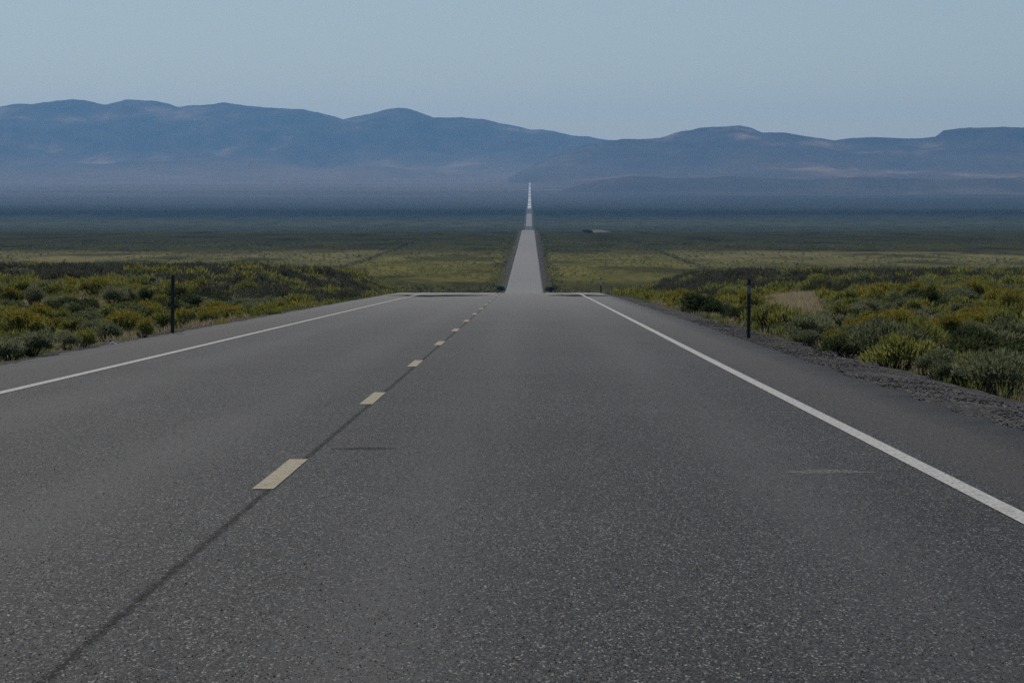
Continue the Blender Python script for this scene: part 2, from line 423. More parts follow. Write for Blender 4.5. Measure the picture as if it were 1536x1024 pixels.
# stone chips that stand proud of the binder, near the camera where they show one by one
def chips():
    r = np.random.default_rng(21); n = 110000
    d = 9.2 + 34 * r.random(n) ** 1.5; x = r.uniform(-.155, .15, n) * d
    k = (x > EL + .1) & (x < ER - .1); x, d = x[k], d[k]; n = len(x)
    s = r.uniform(.0016, .0040, n) * (1 + .4 * (r.random(n) > .93))
    u = np.array([(1, 0, 0), (0, 1, 0), (-1, 0, 0), (0, -1, 0), (0, 0, 1.0)])
    a = r.uniform(0, 6.28, n); c, sn = np.cos(a), np.sin(a)
    V = u[None] * s[:, None, None] * r.uniform(.6, 1.4, (n, 5, 1))
    W = np.empty_like(V); W[..., 0] = V[..., 0] * c[:, None] - V[..., 1] * sn[:, None] + x[:, None]
    W[..., 1] = V[..., 0] * sn[:, None] + V[..., 1] * c[:, None] + d[:, None]; W[..., 2] = V[..., 2] + road_z(d)[:, None] - .0004
    f = np.array([(0, 1, 4), (1, 2, 4), (2, 3, 4), (3, 0, 4)])
    F = (f[None] + 5 * np.arange(n)[:, None, None]).reshape(-1)
    o = link('stone_chips', mesh_np('stone_chips', W.reshape(-1, 3), F, np.full(n * 4, 3), [M['chip']], tint=np.repeat(r.random(n), 5)), road)
    o['kind'] = 'stuff'
t_ = NT('stone_chip'); a_ = t_.n('ShaderNodeAttribute', attribute_name='tint')
M['chip'] = t_.done(t_.bsdf(t_.ramp(a_.outputs['Fac'], [(0, (.012, .012, .013)), (.4, (.04, .04, .04)), (.8, (.10, .10, .098)), (.96, (.20, .195, .185)), (1, (.45, .43, .39))]), .8, .05))
chips()

# gravel shoulders that slope off the pavement into the ground
def shoulder(side):
    d = np.concatenate([np.arange(-50, 260, .5), np.geomspace(260, 9300, 240)])
    o = np.array([-.25, .06, .35, .7, 1.1, 1.7, 2.6, 4.2])
    wid = np.interp(d, [0, 60, 200, 900, 9300], [1, 1, 1, 1.15, 1.5])
    O, D = np.meshgrid(o, d)
    ragged = 1 + 1.1 * (fbm(D / 14.0 + side * 9, D * 0 + side, 3) - .5) * sstep(300, 900, D)
    W = np.where(O > 0, O * wid[:, None] * ragged, O)
    drop = np.interp(o, [-.25, .06, .35, .7, 1.1, 1.7, 2.6, 4.2], [.05, .055, .065, .08, .11, .20, .55, 1.7])
    S = sink(D)
    Z = road_z(D) - drop[None, :] * (1 + 1.0 * sstep(300, 1200, D)) - S * np.interp(O, [-.25, .35, 4.2], [.35, .6, 1.3]) + (fbm(O * 2.2, D * 1.1, 3) - .5) * .035 * sstep(.0, .5, O)
    X = ER + W if side > 0 else EL - W
    if side < 0: X, Z, D = X[:, ::-1], Z[:, ::-1], D[:, ::-1]
    return tag(link('gravel_shoulder', grid_mesh('gravel_shoulder', X, D, Z, [M['gravel']])), kind='structure')
sh_r, sh_l = shoulder(1), shoulder(-1)

def surf_z(x, d):
    """top of whatever lies there: gravel shoulder or ground"""
    off = x - ER if x > XC else EL - x
    g = float(ground_z(x, d))
    if -0.1 < off < 4:
        wid = np.interp(d, [0, 60, 200, 900, 9300], [1, 1, 1, 1.15, 1.5])
        oo = off / wid
        z = float(road_z(d) - np.interp(oo, [.06, .35, .7, 1.1, 1.7, 2.6, 4.2], [.055, .065, .08, .11, .20, .55, 1.7]) * (1 + sstep(300, 1200, d)) - sink(d) * np.interp(oo, [-.25, .35, 4.2], [.35, .6, 1.3]))
        g = max(g, z)
    return g

# ------------------------------------------------------------------ mountains
def heightrange(name, pts, d_ridge, depth, back, mat, seed, amp=.42, wob=1.0, px0=-1500, px1=3100, nx=1300, nt=120):
    px = np.linspace(px0, px1, nx)
    ridge_px = np.interp(px, [p[0] for p in pts], [p[1] for p in pts])
    ridge_px = ridge_px + (fbm(px / 26.0 + seed, px * 0 + seed, 3) - .5) * 3.2 * wob
    xs = (px - VPX) / FPX * d_ridge
    t = np.concatenate([np.linspace(-1, 0, 14)[:-1], np.linspace(0, 1, nt) ** 1.15])
    R = EYE + (HOR - ridge_px) / FPX * d_ridge
    dd = np.where(t < 0, d_ridge - t * back, d_ridge - t * depth)
    X, T = np.meshgrid(xs, t); D = np.meshgrid(xs, dd)[1]
    wig = (fbm(X / 2600 + seed, D / 2600 + 3, 3) - .5)
    base = road_z(D) - 45 + (fbm(X / 1500 + seed * 3, D / 1500, 3) - .5) * 110 * np.clip(T, 0, 1)
    Rr = R[None, :]
    tf = np.clip(T, 0, 1)
    prof = np.where(T >= 0, (1 - tf) ** 1.55, 1 - .8 * np.abs(T))
    rn = 1 - np.abs(2 * fbm(X / 1300 + seed * 1.7 + wig * 1.2, D / 3600 + seed, 4) - 1) * 1.7
    rn2 = 1 - np.abs(2 * fbm(X / 420 + seed * 2.7, D / 1100 + seed, 3) - 1) * 1.7
    carve = amp * (1 - np.clip(rn, 0, 1)) * np.minimum(1, 5 * tf) + .22 * (1 - np.clip(rn2, 0, 1)) * np.minimum(1, 4 * tf)
    Z = base + (Rr - base) * prof * (1 - carve * np.clip(1.15 - .5 * tf, 0, 1)) + 18 * np.minimum(1, 6 * tf) * (rn - .5) * (1 - tf)
    Z = np.minimum(Z, np.where(T > 0, EYE + (HOR - ridge_px)[None, :] / FPX * D - 1.0, 1e9))
    Z[-1, :] -= 60
    o = link(name, grid_mesh(name, X[::-1], D[::-1], Z[::-1], [mat]))
    return tag(o, kind='structure')
heightrange('mountains', [(-1500, 170), (-900, 150), (-500, 182), (-220, 158), (-60, 168), (0, 160), (60, 154), (110, 150), (160, 156), (190, 149), (240, 152), (268, 161), (335, 154), (380, 160), (420, 164), (455, 165), (515, 179),
                          (560, 170), (585, 163), (598, 161), (612, 163), (650, 178), (690, 175), (760, 186), (795, 195), (830, 196), (870, 205), (930, 211), (1010, 213), (1200, 222), (1500, 228), (2300, 215), (3100, 225)],
            27500, 6500, 4000, M['hills_far'], 2.0, .62, 1.3)
heightrange('mountains', [(-1500, 330), (600, 330), (760, 268), (830, 232), (880, 216), (930, 210), (990, 207), (1020, 198), (1050, 192), (1110, 189), (1125, 192), (1142, 199), (1175, 199), (1250, 210), (1300, 206), (1375, 208), (1400, 206),
                          (1411, 205), (1413, 196), (1440, 193), (1500, 191), (1560, 192), (1700, 190), (1860, 196), (1880, 212), (2100, 205), (2600, 190), (3100, 200)],
            23000, 5200, 4000, M['hills_mid'], 5.0, .62, .9)
heightrange('foothills', [(-1500, 330), (740, 320), (850, 283), (900, 270), (950, 264), (1010, 268), (1100, 265), (1210, 271), (1300, 266), (1420, 270), (1536, 266), (1900, 258), (2400, 270), (3100, 262)],
            17000, 2600, 2200, M['hills_near'], 9.0, .6, 1.0)

# ------------------------------------------------------------------ leaves and shrubs
def leaf_faces(base, direc, length, width, r):
    """diamond leaves: base points, unit directions"""
    n = len(base)
    rv = r.normal(size=(n, 3)); side = np.cross(direc, rv); side /= np.linalg.norm(side, axis=1, keepdims=True) + 1e-9
    nrm = np.cross(direc, side)
    L = length[:, None]; W = width[:, None]
    v = np.empty((n, 4, 3))
    v[:, 0] = base
    v[:, 1] = base + direc * L * .55 + side * W * .5 + nrm * W * .15
    v[:, 2] = base + direc * L + nrm * L * r.uniform(-.15, .15, (n, 1))
    v[:, 3] = base + direc * L * .55 - side * W * .5 + nrm * W * .15
    return v

def unit(v): return v / (np.linalg.norm(v, axis=-1, keepdims=True) + 1e-9)

def shrub_leaves(r, n, rad, hgt, kind, leaf=1.0):
    """leaf faces of one shrub, with base at the origin; returns verts (n,4,3), tint, height fraction"""
    nl = r.integers(5, 9)
    lob_a = r.uniform(0, 2 * math.pi, nl); lob_r = r.uniform(.15, .72, nl) * rad
    lob = np.stack([np.cos(lob_a) * lob_r, np.sin(lob_a) * lob_r, r.uniform(.25, .62, nl) * hgt], 1)
    lob[0] = (0, 0, .5 * hgt)
    lr = r.uniform(.30, .52, nl)
    k = r.integers(0, nl, n)
    d = unit(r.normal(size=(n, 3))); d[:, 2] = np.abs(d[:, 2]) * 1.1 - .25; d = unit(d)
    rr = r.random(n) ** .38
    p = lob[k] + d * (lr[k] * rr)[:, None] * np.array([rad * 1.25, rad * 1.25, hgt * .95])
    p[:, 2] = np.clip(p[:, 2], .03 * hgt, None)
    root = np.zeros((n, 3)); root[:, :2] = p[:, :2] * .25
    if kind == 'rabbit': direc = unit(unit(p - root) + np.array([0, 0, .9]) + r.normal(size=(n, 3)) * .28)
    elif kind == 'sage': direc = unit(unit(p - root) + np.array([0, 0, .35]) + r.normal(size=(n, 3)) * .5)
    else: direc = unit(unit(p - root) * .8 + r.normal(size=(n, 3)) * .6)
    ln = r.uniform(.05, .11, n) * leaf * (1.25 if kind == 'rabbit' else 1.0)
    wd = r.uniform(.012, .022, n) * leaf * (1.6 if kind == 'grease' else 1.2)
    tint = np.clip(r.normal(.45, .2, n) + (k / nl - .5) * .22, 0, 1)
    return leaf_faces(p, direc, ln, wd, r), tint, p[:, 2] / hgt

def twigs(r, n, rad, hgt, thick=.008):
    """thin three-sided woody stems from the root"""
    V, F = [], []
    for _ in range(n):
        a = r.uniform(0, 2 * math.pi); q = r.uniform(.2, .8) * rad
        p0 = np.array([math.cos(a) * q * .12, math.sin(a) * q * .12, -.05]); p2 = np.array([math.cos(a) * q, math.sin(a) * q, r.uniform(.45, .85) * hgt])
        p1 = (p0 + p2) / 2 + np.array([math.cos(a), math.sin(a), -.3]) * .12 * rad
        b = len(V)
        for p, w in ((p0, 1.4), (p1, 1.0), (p2, .4)):
            for j in range(3):
                an = j * 2.094
                V.append(p + np.array([math.cos(an), math.sin(an), 0]) * thick * w)
        for s in range(2):
            for j in range(3):
                F += [b + s * 3 + j, b + s * 3 + (j + 1) % 3, b + s * 3 + 3 + (j + 1) % 3, b + s * 3 + 3 + j]
    return np.array(V), np.array(F)

def leaf_mesh(name, quads, tint, mat):
    n = len(quads)
    return mesh_np(name, quads.reshape(-1, 3), np.arange(n * 4), np.full(n, 4), [mat], tint=np.repeat(tint, 4))

KIND = {'rabbit': ('rabbitbrush', M['rabbit_leaf']), 'sage': ('sagebrush', M['sage_leaf']), 'grease': ('greasewood', M['grease_leaf'])}
PROTO = {}
def make_proto(kind, seed, bloom=False):
    r = np.random.default_rng(seed)
    rad, hgt = r.uniform(.46, .58), r.uniform(.52, .62)       # unit-size shrub about 1.1 m across
    q, t, hf = shrub_leaves(r, 2600, rad, hgt, kind)
    me = {'leaf': leaf_mesh(KIND[kind][0] + '_foliage', q, t, KIND[kind][1])}
    V, F = twigs(r, 34, rad, hgt)
    me['stem'] = mesh_np(KIND[kind][0] + '_stems', V, F, np.full(len(F) // 4, 4), [M['twig']])
    if bloom:
        top = hf > (.62 if bloom else .85)
        base = q[top][:, 2][r.random(top.sum()) < (.5 if bloom else .30)]
        n = len(base)
        fq = leaf_faces(np.repeat(base, 2, 0), unit(r.normal(size=(2 * n, 3)) + [0, 0, .8]), r.uniform(.025, .05, 2 * n), r.uniform(.02, .035, 2 * n), r)
        me['flower'] = leaf_mesh('flower_heads', fq, r.random(2 * n), M['flower'])
    me['size'] = (rad * 2.1, hgt * 1.08)
    return me
for kind in ('rabbit', 'sage', 'grease'):
    PROTO[kind] = [make_proto(kind, 100 + 7 * j + len(kind)) for j in range(4)]
PROTO['bloom'] = [make_proto('rabbit', 300 + 7 * j, True) for j in range(3)]

ORD = ['first', 'second', 'third', 'fourth', 'fifth', 'sixth', 'seventh', 'eighth', 'ninth', 'tenth', 'eleventh', 'twelfth', 'thirteenth', 'fourteenth',
       'fifteenth', 'sixteenth', 'seventeenth', 'eighteenth', 'nineteenth', 'twentieth']
placed = []   # (x, d, radius)
def add_shrub(kind, x, d, w, h, label, group):
    base = 'rabbit' if kind == 'bloom' else kind
    pr = random.choice(PROTO[kind])
    sx, sz = w / pr['size'][0], h / pr['size'][1]
    o = link(KIND[base][0], pr['leaf'], None, (x, d, surf_z(x, d) - .02), random.uniform(0, 6.28), (sx, sx * random.uniform(.85, 1.15), sz))
    link('stems', pr['stem'], o)
    if 'flower' in pr: link('flower_heads', pr['flower'], o)
    tag(o, label, 'shrub', group)
    placed.append((x, d, w * .5))
    return o

# shrubs the photograph singles out: base column, base row, height px, width px, kind, label
LG, RG = 'roadside shrubs left of the road', 'roadside shrubs right of the road'
hand = [
    (75, 476, 31, 38, 'sage', 'round grey-green dome of sagebrush standing clear among yellow shrubs, left verge', LG),
    (18, 485, 27, 60, 'rabbit', 'broad olive rabbitbrush at the left frame edge below the round sagebrush', LG),
    (15, 458, 25, 44, 'bloom', 'yellow-topped rabbitbrush at the left frame edge, level with the dark sagebrush clump', LG),
    (50, 460, 30, 40, 'sage', 'dark grey sagebrush directly behind the round sagebrush dome on the left', LG),
    (80, 496, 18, 44, 'bloom', 'bright yellow low rabbitbrush in front of the round sagebrush dome', LG),
    (167, 459, 30, 46, 'sage', 'wide grey sagebrush midway between the round dome and the left marker post', LG),
    (219, 459, 27, 24, 'grease', 'dark narrow greasewood a short way left of the left marker post', LG),
    (222, 434, 17, 30, 'grease', 'small dark greasewood seen above and behind the narrow one near the left post', LG),
    (90, 531, 15, 34, 'grease', 'low dark green shrub at the pavement edge near the left frame side', LG),
    (125, 516, 17, 30, 'grease', 'low dark shrub just left of the white stone on the left verge', LG),
    (292, 497, 14, 30, 'sage', 'low blue-green shrub at the pavement edge just beyond the left marker post', LG),
    (240, 466, 24, 26, 'bloom', 'yellow rabbitbrush touching the left side of the left marker post', LG),
    (375, 481, 14, 20, 'grease', 'small dark shrub at the left pavement edge well beyond the left post', LG),
    (294, 451, 17, 28, 'grease', 'dark shrub in the green scrub right of the left marker post top', LG),
    (383, 441, 17, 26, 'grease', 'dark rounded shrub in the far left scrub above the small pavement edge shrub', LG),
    (501, 457, 14, 28, 'grease', 'dark lone shrub at the left pavement edge approaching the brow', LG),
    (587, 444, 12, 30, 'grease', 'last dark shrub on the left before the road drops over the brow', LG),
    (340, 452, 16, 30, 'bloom', 'yellow-green rabbitbrush between the two dark shrubs beyond the left post', LG),
    (1003, 459, 17, 24, 'grease', 'dark upright shrub at the gravel edge on the right, near the brow', RG),
    (1055, 470, 20, 40, 'sage', 'rounded blue-green shrub at the gravel edge left of the right marker post', RG),
    (961, 454, 14, 24, 'grease', 'small dark shrub at the gravel edge nearest the brow on the right', RG),
    (1040, 452, 15, 30, 'bloom', 'bright yellow rabbitbrush behind the blue-green shrub, left of right post', RG),
    (1142, 490, 24, 34, 'rabbit', 'olive green shrub immediately right of the right marker post foot', RG),
    (1194, 501, 30, 44, 'rabbit', 'olive rabbitbrush on the gravel edge, second shrub right of the right post', RG),
    (1282, 518, 32, 50, 'sage', 'grey-green shrub at the gravel edge between the right post and the dark shrubs', RG),
    (1235, 508, 26, 40, 'rabbit', 'low olive shrub at the gravel edge, third shrub right of the right post', RG),
    (1371, 549, 44, 48, 'grease', 'dark upright shrub on the gravel edge left of the big woody shrub', RG),
    (1325, 532, 34, 40, 'rabbit', 'olive shrub at the gravel edge just left of the dark upright one', RG),
    (1455, 562, 58, 90, 'grease', 'big dark woody shrub with bare lower stems at the gravel edge on the right', RG),
    (1531, 586, 44, 44, 'grease', 'dark shrub cut by the right frame edge in front of dry grass', RG),
    (1347, 503, 38, 60, 'bloom', 'broad yellow-green rabbitbrush mound behind the dark upright shrub', RG),
    (1372, 478, 28, 34, 'rabbit', 'rounded olive rabbitbrush left of the bare soil patch on the right', RG),
    (1412, 484, 18, 22, 'sage', 'small pale grey sagebrush standing in the bare soil patch', RG),
    (1398, 468, 32, 26, 'grease', 'dark tall shrub rising behind the bare soil patch', RG),
    (1449, 466, 32, 54, 'sage', 'wide grey sagebrush right of and behind the bare soil patch', RG),
    (1505, 512, 50, 80, 'rabbit', 'large yellow-green mound of rabbitbrush behind the big woody shrub', RG),
    (1525, 478, 36, 50, 'bloom', 'yellow-topped rabbitbrush at the right frame edge, upper scrub', RG),
    (1194, 420, 10, 22, 'bloom', 'small bright yellow rabbitbrush far off, just above right of the right post', RG),
]
for (px, py, h, w, kind, label, g) in hand:
    x, d = on_ground(px, py)
    s = d / FPX
    if x > 0: x = max(x, ER + (1.2 if d < 60 else .95))
    add_shrub(kind, x, d, w * s * 1.05, h * s * 1.1, label, g)
hand_view = [(VPX + p[0] / p[1] * FPX, 2 * p[2] * FPX / p[1], p[1]) for p in placed]
# two tall shrubs by the culvert at the foot of the far straight
for px, lab in ((750, 'tall dark shrub clump left of the far road, just over the brow'), (826, 'tall dark shrub clump right of the far road, just over the brow')):
    d = 985; x = (px - VPX) / FPX * d
    add_shrub('grease', x, d, 3.0, 1.7, lab, 'shrubs flanking the far road')

# bare patches kept free of shrubs: (x, d, rx, rd)
bare = []
for px, py, rx, rd in ((1410, 492, .55, 6), (1190, 450, 1.3, 16), (170, 512, .6, 5), (1500, 575, .5, 3)):
    x, d = on_ground(px, py); bare.append((x, d, rx, rd))
def is_bare(x, d):
    q = VPX + x / d * FPX
    if 1132 + 30 * float(vnoise(d * .35, 2.0)) < q < 1225 + 50 * float(vnoise(d * .3, 7.0)) and 104 < d < 166: return random.random() > .035
    if 1386 < q < 1440 and 50 < d < 84: return True
    for bx, bd, rx, rd in bare:
        if ((x - bx) / rx) ** 2 + ((d - bd) / rd) ** 2 < 1: return True
    return False

# scatter the rest of the scrub
def scatter(n, dmin, dmax, side, pad=1.12):
    out = []
    d = np.sqrt(rng.uniform(dmin ** 2, dmax ** 2, n))
    edge = EL - .85 if side < 0 else ER + np.interp(d, [45, 75], [1.45, 1.1])
    lim = (VPX / FPX if side < 0 else (1536 - VPX) / FPX) * d * pad + 5.0
    u = rng.random(n)
    x = edge + side * u * np.maximum(lim - abs(edge), .5)
    return x, d
cand = []
for side in (-1, 1):
    x, d = scatter(11500, 24, 420, side)
    dens = fbm(x / 5.0 + 31, d / 14.0, 3)
    keepp = dens > (.36 if side < 0 else .34)
    x, d, dens = x[keepp], d[keepp], dens[keepp]
    kn = fbm(x / 7.0 + 80, d / 22.0 + 5, 3) + rng.normal(0, .07, len(x))
    for xi, di, ki in zip(x, d, kn):
        if is_bare(xi, di): continue
        if any(abs(VPX + xi / di * FPX - hp) < hw * .45 and hd - 7 < di < hd + 1.0 for hp, hw, hd in hand_view): continue
        off = xi - ER if side > 0 else EL - xi
        far = di > 175 + 30 * math.sin(xi * .2)
        if far: kind = 'darksage' if ki < .60 else ('sage' if ki < .63 else 'rabbit')
        else: kind = 'grease' if ki < .36 else ('sage' if ki < .47 else ('rabbit' if ki < .56 else 'bloom'))
        w = float(np.clip(rng.lognormal(math.log(.66), .40), .25, 1.3))
        if off < 1.6: w *= .62
        h = min(w * rng.uniform(.46, .70), .72)
        if far: w *= 1.4; h = min(h * 1.35, .95)
        cand.append((xi, di, w, h, kind, side))
cand.sort(key=lambda c: -(c[2] * c[3]) / c[1] ** 2)
sel, rest = [], []
grid = {}
def near_any(x, d, w, f):
    for (a, b, c) in placed:
        if abs(d - b) < 3 and math.hypot(x - a, (d - b) * .8) < (w * .5 + c) * f: return True
    return False
for c in cand:
    if len(sel) < 255 and c[4] != 'darksage' and abs(c[0]) < c[1] * (.142 if c[5] < 0 else .1325) - .1:
        if near_any(c[0], c[1], c[2], .46): continue
        sel.append(c); placed.append((c[0], c[1], c[2] * .5))
    else:
        if c[1] < 120 and near_any(c[0], c[1], c[2], .30): continue
        rest.append(c)
placed_hold = list(placed)
# labels by kind, side, distance zone against the marker posts, and order from the left
def zone(side, d):
    if side < 0:
        for lim, z in ((60, 'nearer than the left marker post'), (78, 'level with the left marker post'), (110, 'a little beyond the left marker post'), (1e9, 'towards the brow on the left')):
            if d < lim: return z
    for lim, z in ((45, 'around the big woody shrub on the right'), (60, 'between the big woody shrub and the right post'), (80, 'level with the right marker post'), (110, 'a little beyond the right marker post'), (1e9, 'towards the brow on the right')):
        if d < lim: return z
WORD = {'rabbit': 'olive rabbitbrush', 'bloom': 'yellow flowering rabbitbrush', 'sage': 'grey sagebrush', 'grease': 'dark green greasewood'}
cells = {}
for c in sel: cells.setdefault((c[4], zone(c[5], c[1])), []).append(c)
for (kind, z), cs in cells.items():
    cs.sort(key=lambda c: c[0] / c[1])
    n = len(cs)
    for i, (x, d, w, h, k, side) in enumerate(cs):
        if n == 1: lab = f'lone {WORD[k]} {z}'
        elif i == 0: lab = f'leftmost {WORD[k]} {z}'
        elif i == n - 1: lab = f'rightmost {WORD[k]} {z}'
        elif i <= n // 2: lab = f'{ORD[min(i, 19)]} {WORD[k]} from the left, {z}'
        else: lab = f'{ORD[min(n - 1 - i, 19)]} {WORD[k]} from the right, {z}'
        add_shrub(k, x, d, w, h, lab, LG if side < 0 else RG)

def mass(name, items, kinds, mats, label, per):
    Q, T, I = [], [], []
    r = np.random.default_rng(5)
    lib = {}
    for kd in ('rabbit', 'sage', 'grease'):
        for lv in range(len(per)):
            for j in range(6):
                lib[kd, lv, j] = shrub_leaves(r, per[lv][1], .54, .57, kd, per[lv][2])
    for (x, d, w, h, kind, side) in items:
        kb = {'bloom': 'rabbit', 'darksage': 'sage'}.get(kind, kind)
        lv = next(i for i, p in enumerate(per) if d < p[0])
        q, t, hf = lib[kb, lv, int(r.integers(0, 6))]
        a = r.uniform(0, 6.28); c, s = math.cos(a), math.sin(a)
        sc = w / 1.13; sz = h / .61
        v = np.empty_like(q)
        v[..., 0] = (q[..., 0] * c - q[..., 1] * s) * sc + x
        v[..., 1] = (q[..., 0] * s + q[..., 1] * c) * sc + d
        v[..., 2] = q[..., 2] * sz + float(ground_z(x, d)) - .02
        mi = np.full(len(q), {'rabbit': 0, 'sage': 1, 'grease': 2}[kb] if kind != 'darksage' else 4)
        if kb == 'rabbit':
            fl = (hf > (.68 if kind == 'bloom' else .9)) & (r.random(len(q)) < .45); mi[fl] = 3
        Q.append(v); T.append(np.clip(t + r.normal(0, .12), 0, 1)); I.append(mi)
    Q = np.concatenate(Q); T = np.concatenate(T); I = np.concatenate(I); n = len(Q)
    me = mesh_np(name, Q.reshape(-1, 3), np.arange(n * 4), np.full(n, 4), mats, I, tint=np.repeat(T, 4))
    return tag(link(name, me), label, 'shrubs', kind='stuff')
MM = [M['rabbit_mass'], M['sage_mass'], M['grease_mass'], M['flower_mass'], M['dark_sage_mass']]
mass('scrub', rest, None, MM, 'mass of low sagebrush and rabbitbrush covering both verges up to the brow', [(75, 1000, 1.0), (120, 420, 1.5), (190, 240, 1.9), (1e9, 170, 2.2)])

# scrub of the valley floor, reaching away to the haze
vs = []
for side in (-1, 1):
    n = 15000
    d = rng.uniform(430 ** .5, 2300 ** .5, n) ** 2
    lim = .155 * d + 4; edge = np.interp(d, [400, 900, 1000], [12, 10, 6.2])
    x = side * (edge + rng.random(n) * np.maximum(lim - edge, 1)) - 1.4
    dn = fbm(x / 40.0 + 3, d / 160.0 + 9, 3)
    for xi, di, q in zip(x, d, dn):
        if q < .42: continue
        inn = abs(xi + 2.5) < 64
        k = rng.random()
        kind = ('bloom' if k < .45 else 'rabbit' if k < .8 else 'sage') if (inn and di < 1700) else ('sage' if k < .55 else 'grease' if k < .75 else 'rabbit')
        if di < 1050 and k < .6: kind = 'grease' if k < .3 else 'sage'
        w = float(np.clip(rng.lognormal(math.log(.75), .3), .4, 1.5))
        vs.append((xi, di, w, w * rng.uniform(.5, .8), kind, side))
# ragged brush along both edges of the far straight
for side in (-1, 1):
    for di in np.geomspace(955, 2900, 330):
        off = 3.0 + abs(rng.normal(0, 2.2)); wq = rng.uniform(.5, 1.3)
        vs.append(((ER + off) if side > 0 else (EL - off), di + rng.normal(0, 2), wq, wq * rng.uniform(.5, .9), 'grease' if rng.random() < .45 else ('sage' if rng.random() < .6 else 'rabbit'), side))
# dark brush grown up along the right-of-way fences
for fx in (-68.5, 63.0):
    for di in np.arange(1180, 2300, 2.2):
        if rng.random() < .5: vs.append((fx + rng.normal(0, 1.2), di + rng.normal(0, 1), rng.uniform(.8, 1.5), rng.uniform(.4, .8), 'grease' if rng.random() < .5 else 'sage', 1))
mass('valley_scrub', vs, None, MM, 'mass of tiny distant shrubs covering the valley floor beyond the brow', [(1e9, 26, 5.0)])

# grass between the shrubs
def grass(name, n, mat, label, hmin, hmax, blades, cond):
    Q, T = [], []
    r = np.random.default_rng(77 + n)
    for side in (-1, 1):
        x, d = scatter(n, 22, 230, side)
        for xi, di in zip(x, d):
            if not cond(xi, di, r): continue
            off = xi - ER if side > 0 else EL - xi
            hh = r.uniform(hmin, hmax) * min(1.0, .45 + off * .25)
            if side > 0 and off < float(np.interp(di, [45, 75], [1.25, 1.0])) + .5 * vnoise(di * .6, 3.0) and di < 120: continue
            b = np.zeros((blades, 3)); b[:, :2] = r.normal(0, .06, (blades, 2)); b += (xi, di, surf_z(xi, di) - .01)
            dr = unit(np.stack([r.normal(0, .35, blades), r.normal(0, .35, blades), np.ones(blades)], 1))
            sc = .9 + di / 150.0
            Q.append(leaf_faces(b, dr, r.uniform(.6, 1.0, blades) * hh, np.full(blades, .010) * sc, r)); T.append(np.clip(r.normal(.5, .2, blades), 0, 1))
    Q = np.concatenate(Q); T = np.concatenate(T); k = len(Q)
    me = mesh_np(name, Q.reshape(-1, 3), np.arange(k * 4), np.full(k, 4), [mat], tint=np.repeat(T, 4))
    return tag(link(name, me), label, 'grass', kind='stuff')
gn = lambda x, d: float(fbm(x / 3.0 + 50, d / 9.0 + 4, 3))
def in_pale(x, d):
    return any(((x - bx) / (rx * 1.5)) ** 2 + ((d - bd) / (rd * 1.5)) ** 2 < 1 for bx, bd, rx, rd in (bare[1], bare[2], bare[3]))
grass('dry_grass', 11000, M['dry_grass'], 'pale dry grass tufts between the shrubs on both verges', .16, .36, 9, lambda x, d, r: in_pale(x, d) or (gn(x, d) > .50 and r.random() < .7))
grass('green_grass', 11000, M['green_grass'], 'green grass growing low between the shrubs on both verges', .12, .28, 8, lambda x, d, r: (not in_pale(x, d)) and gn(x, d) < .54)
# thick pale stands on the patches
def stand(px, py, n, rx, rd):
    bx, bd = on_ground(px, py); r = np.random.default_rng(int(px)); Q, T = [], []
    for _ in range(n):
        di = bd + r.normal(0, .55) * rd; xi = (bx + r.normal(0, .55) * rx) * di / bd
        if fbm(xi / .9, di / 5.0, 2) < .42: continue
        b = np.zeros((12, 3)); b[:, :2] = r.normal(0, .06, (12, 2)); b += (xi, di, surf_z(xi, di) - .01)
        dr = unit(np.stack([r.normal(0, .3, 12), r.normal(0, .3, 12), np.ones(12)], 1))
        Q.append(leaf_faces(b, dr, r.uniform(.22, .46, 12), np.full(12, .014), r)); T.append(np.clip(r.normal(.72, .18, 12), 0, 1))
    return np.concatenate(Q), np.concatenate(T)
S = [stand(1192, 452, 1700, 1.5, 22), stand(170, 512, 120, .45, 4), stand(1500, 578, 130, .45, 3), stand(1130, 452, 150, .5, 9)]
Q = np.concatenate([s[0] for s in S]); T = np.concatenate([s[1] for s in S])
tag(link('straw_grass', leaf_mesh('straw_grass', Q, T, M['dry_grass'])), 'straw-coloured grass standing thick in the open patches of the scrub', 'grass', kind='stuff')

# ------------------------------------------------------------------ stones, gravel, crumbs
def rock(seed, flat=.7, sub=2):
    import bmesh
    bm = bmesh.new(); bmesh.ops.create_icosphere(bm, subdivisions=sub, radius=.5)
    for v in bm.verts:
        n = mn.noise(v.co * 2.2 + Vector((seed, 0, 0))) * .28 + mn.noise(v.co * 5 + Vector((0, seed, 0))) * .10
        v.co *= 1 + n
        v.co.z *= flat
    me = bpy.data.meshes.new('rock'); bm.to_mesh(me); bm.free(); return me
def stone(name, px, py, size, mat, label, seed, x=None, d=None, onroad=False):
    if x is None: x, d = on_ground(px, py)
    me = rock(seed); me.materials.append(mat)
    z = float(road_z(d)) if onroad else surf_z(x, d)
    return tag(link(name, me, None, (x, d, z + size * .22), seed, (size, size * .8, size * .9)), label, 'stone')
stone('stone', 0, 0, .15, M['white_stone'], 'small white stone on the left verge beside the pavement edge', 3.1, -6.62, 59.2)
stone('stone', 933, 448, .16, M['white_stone'], 'pale stone on the right gravel shoulder near the brow', 5.3)

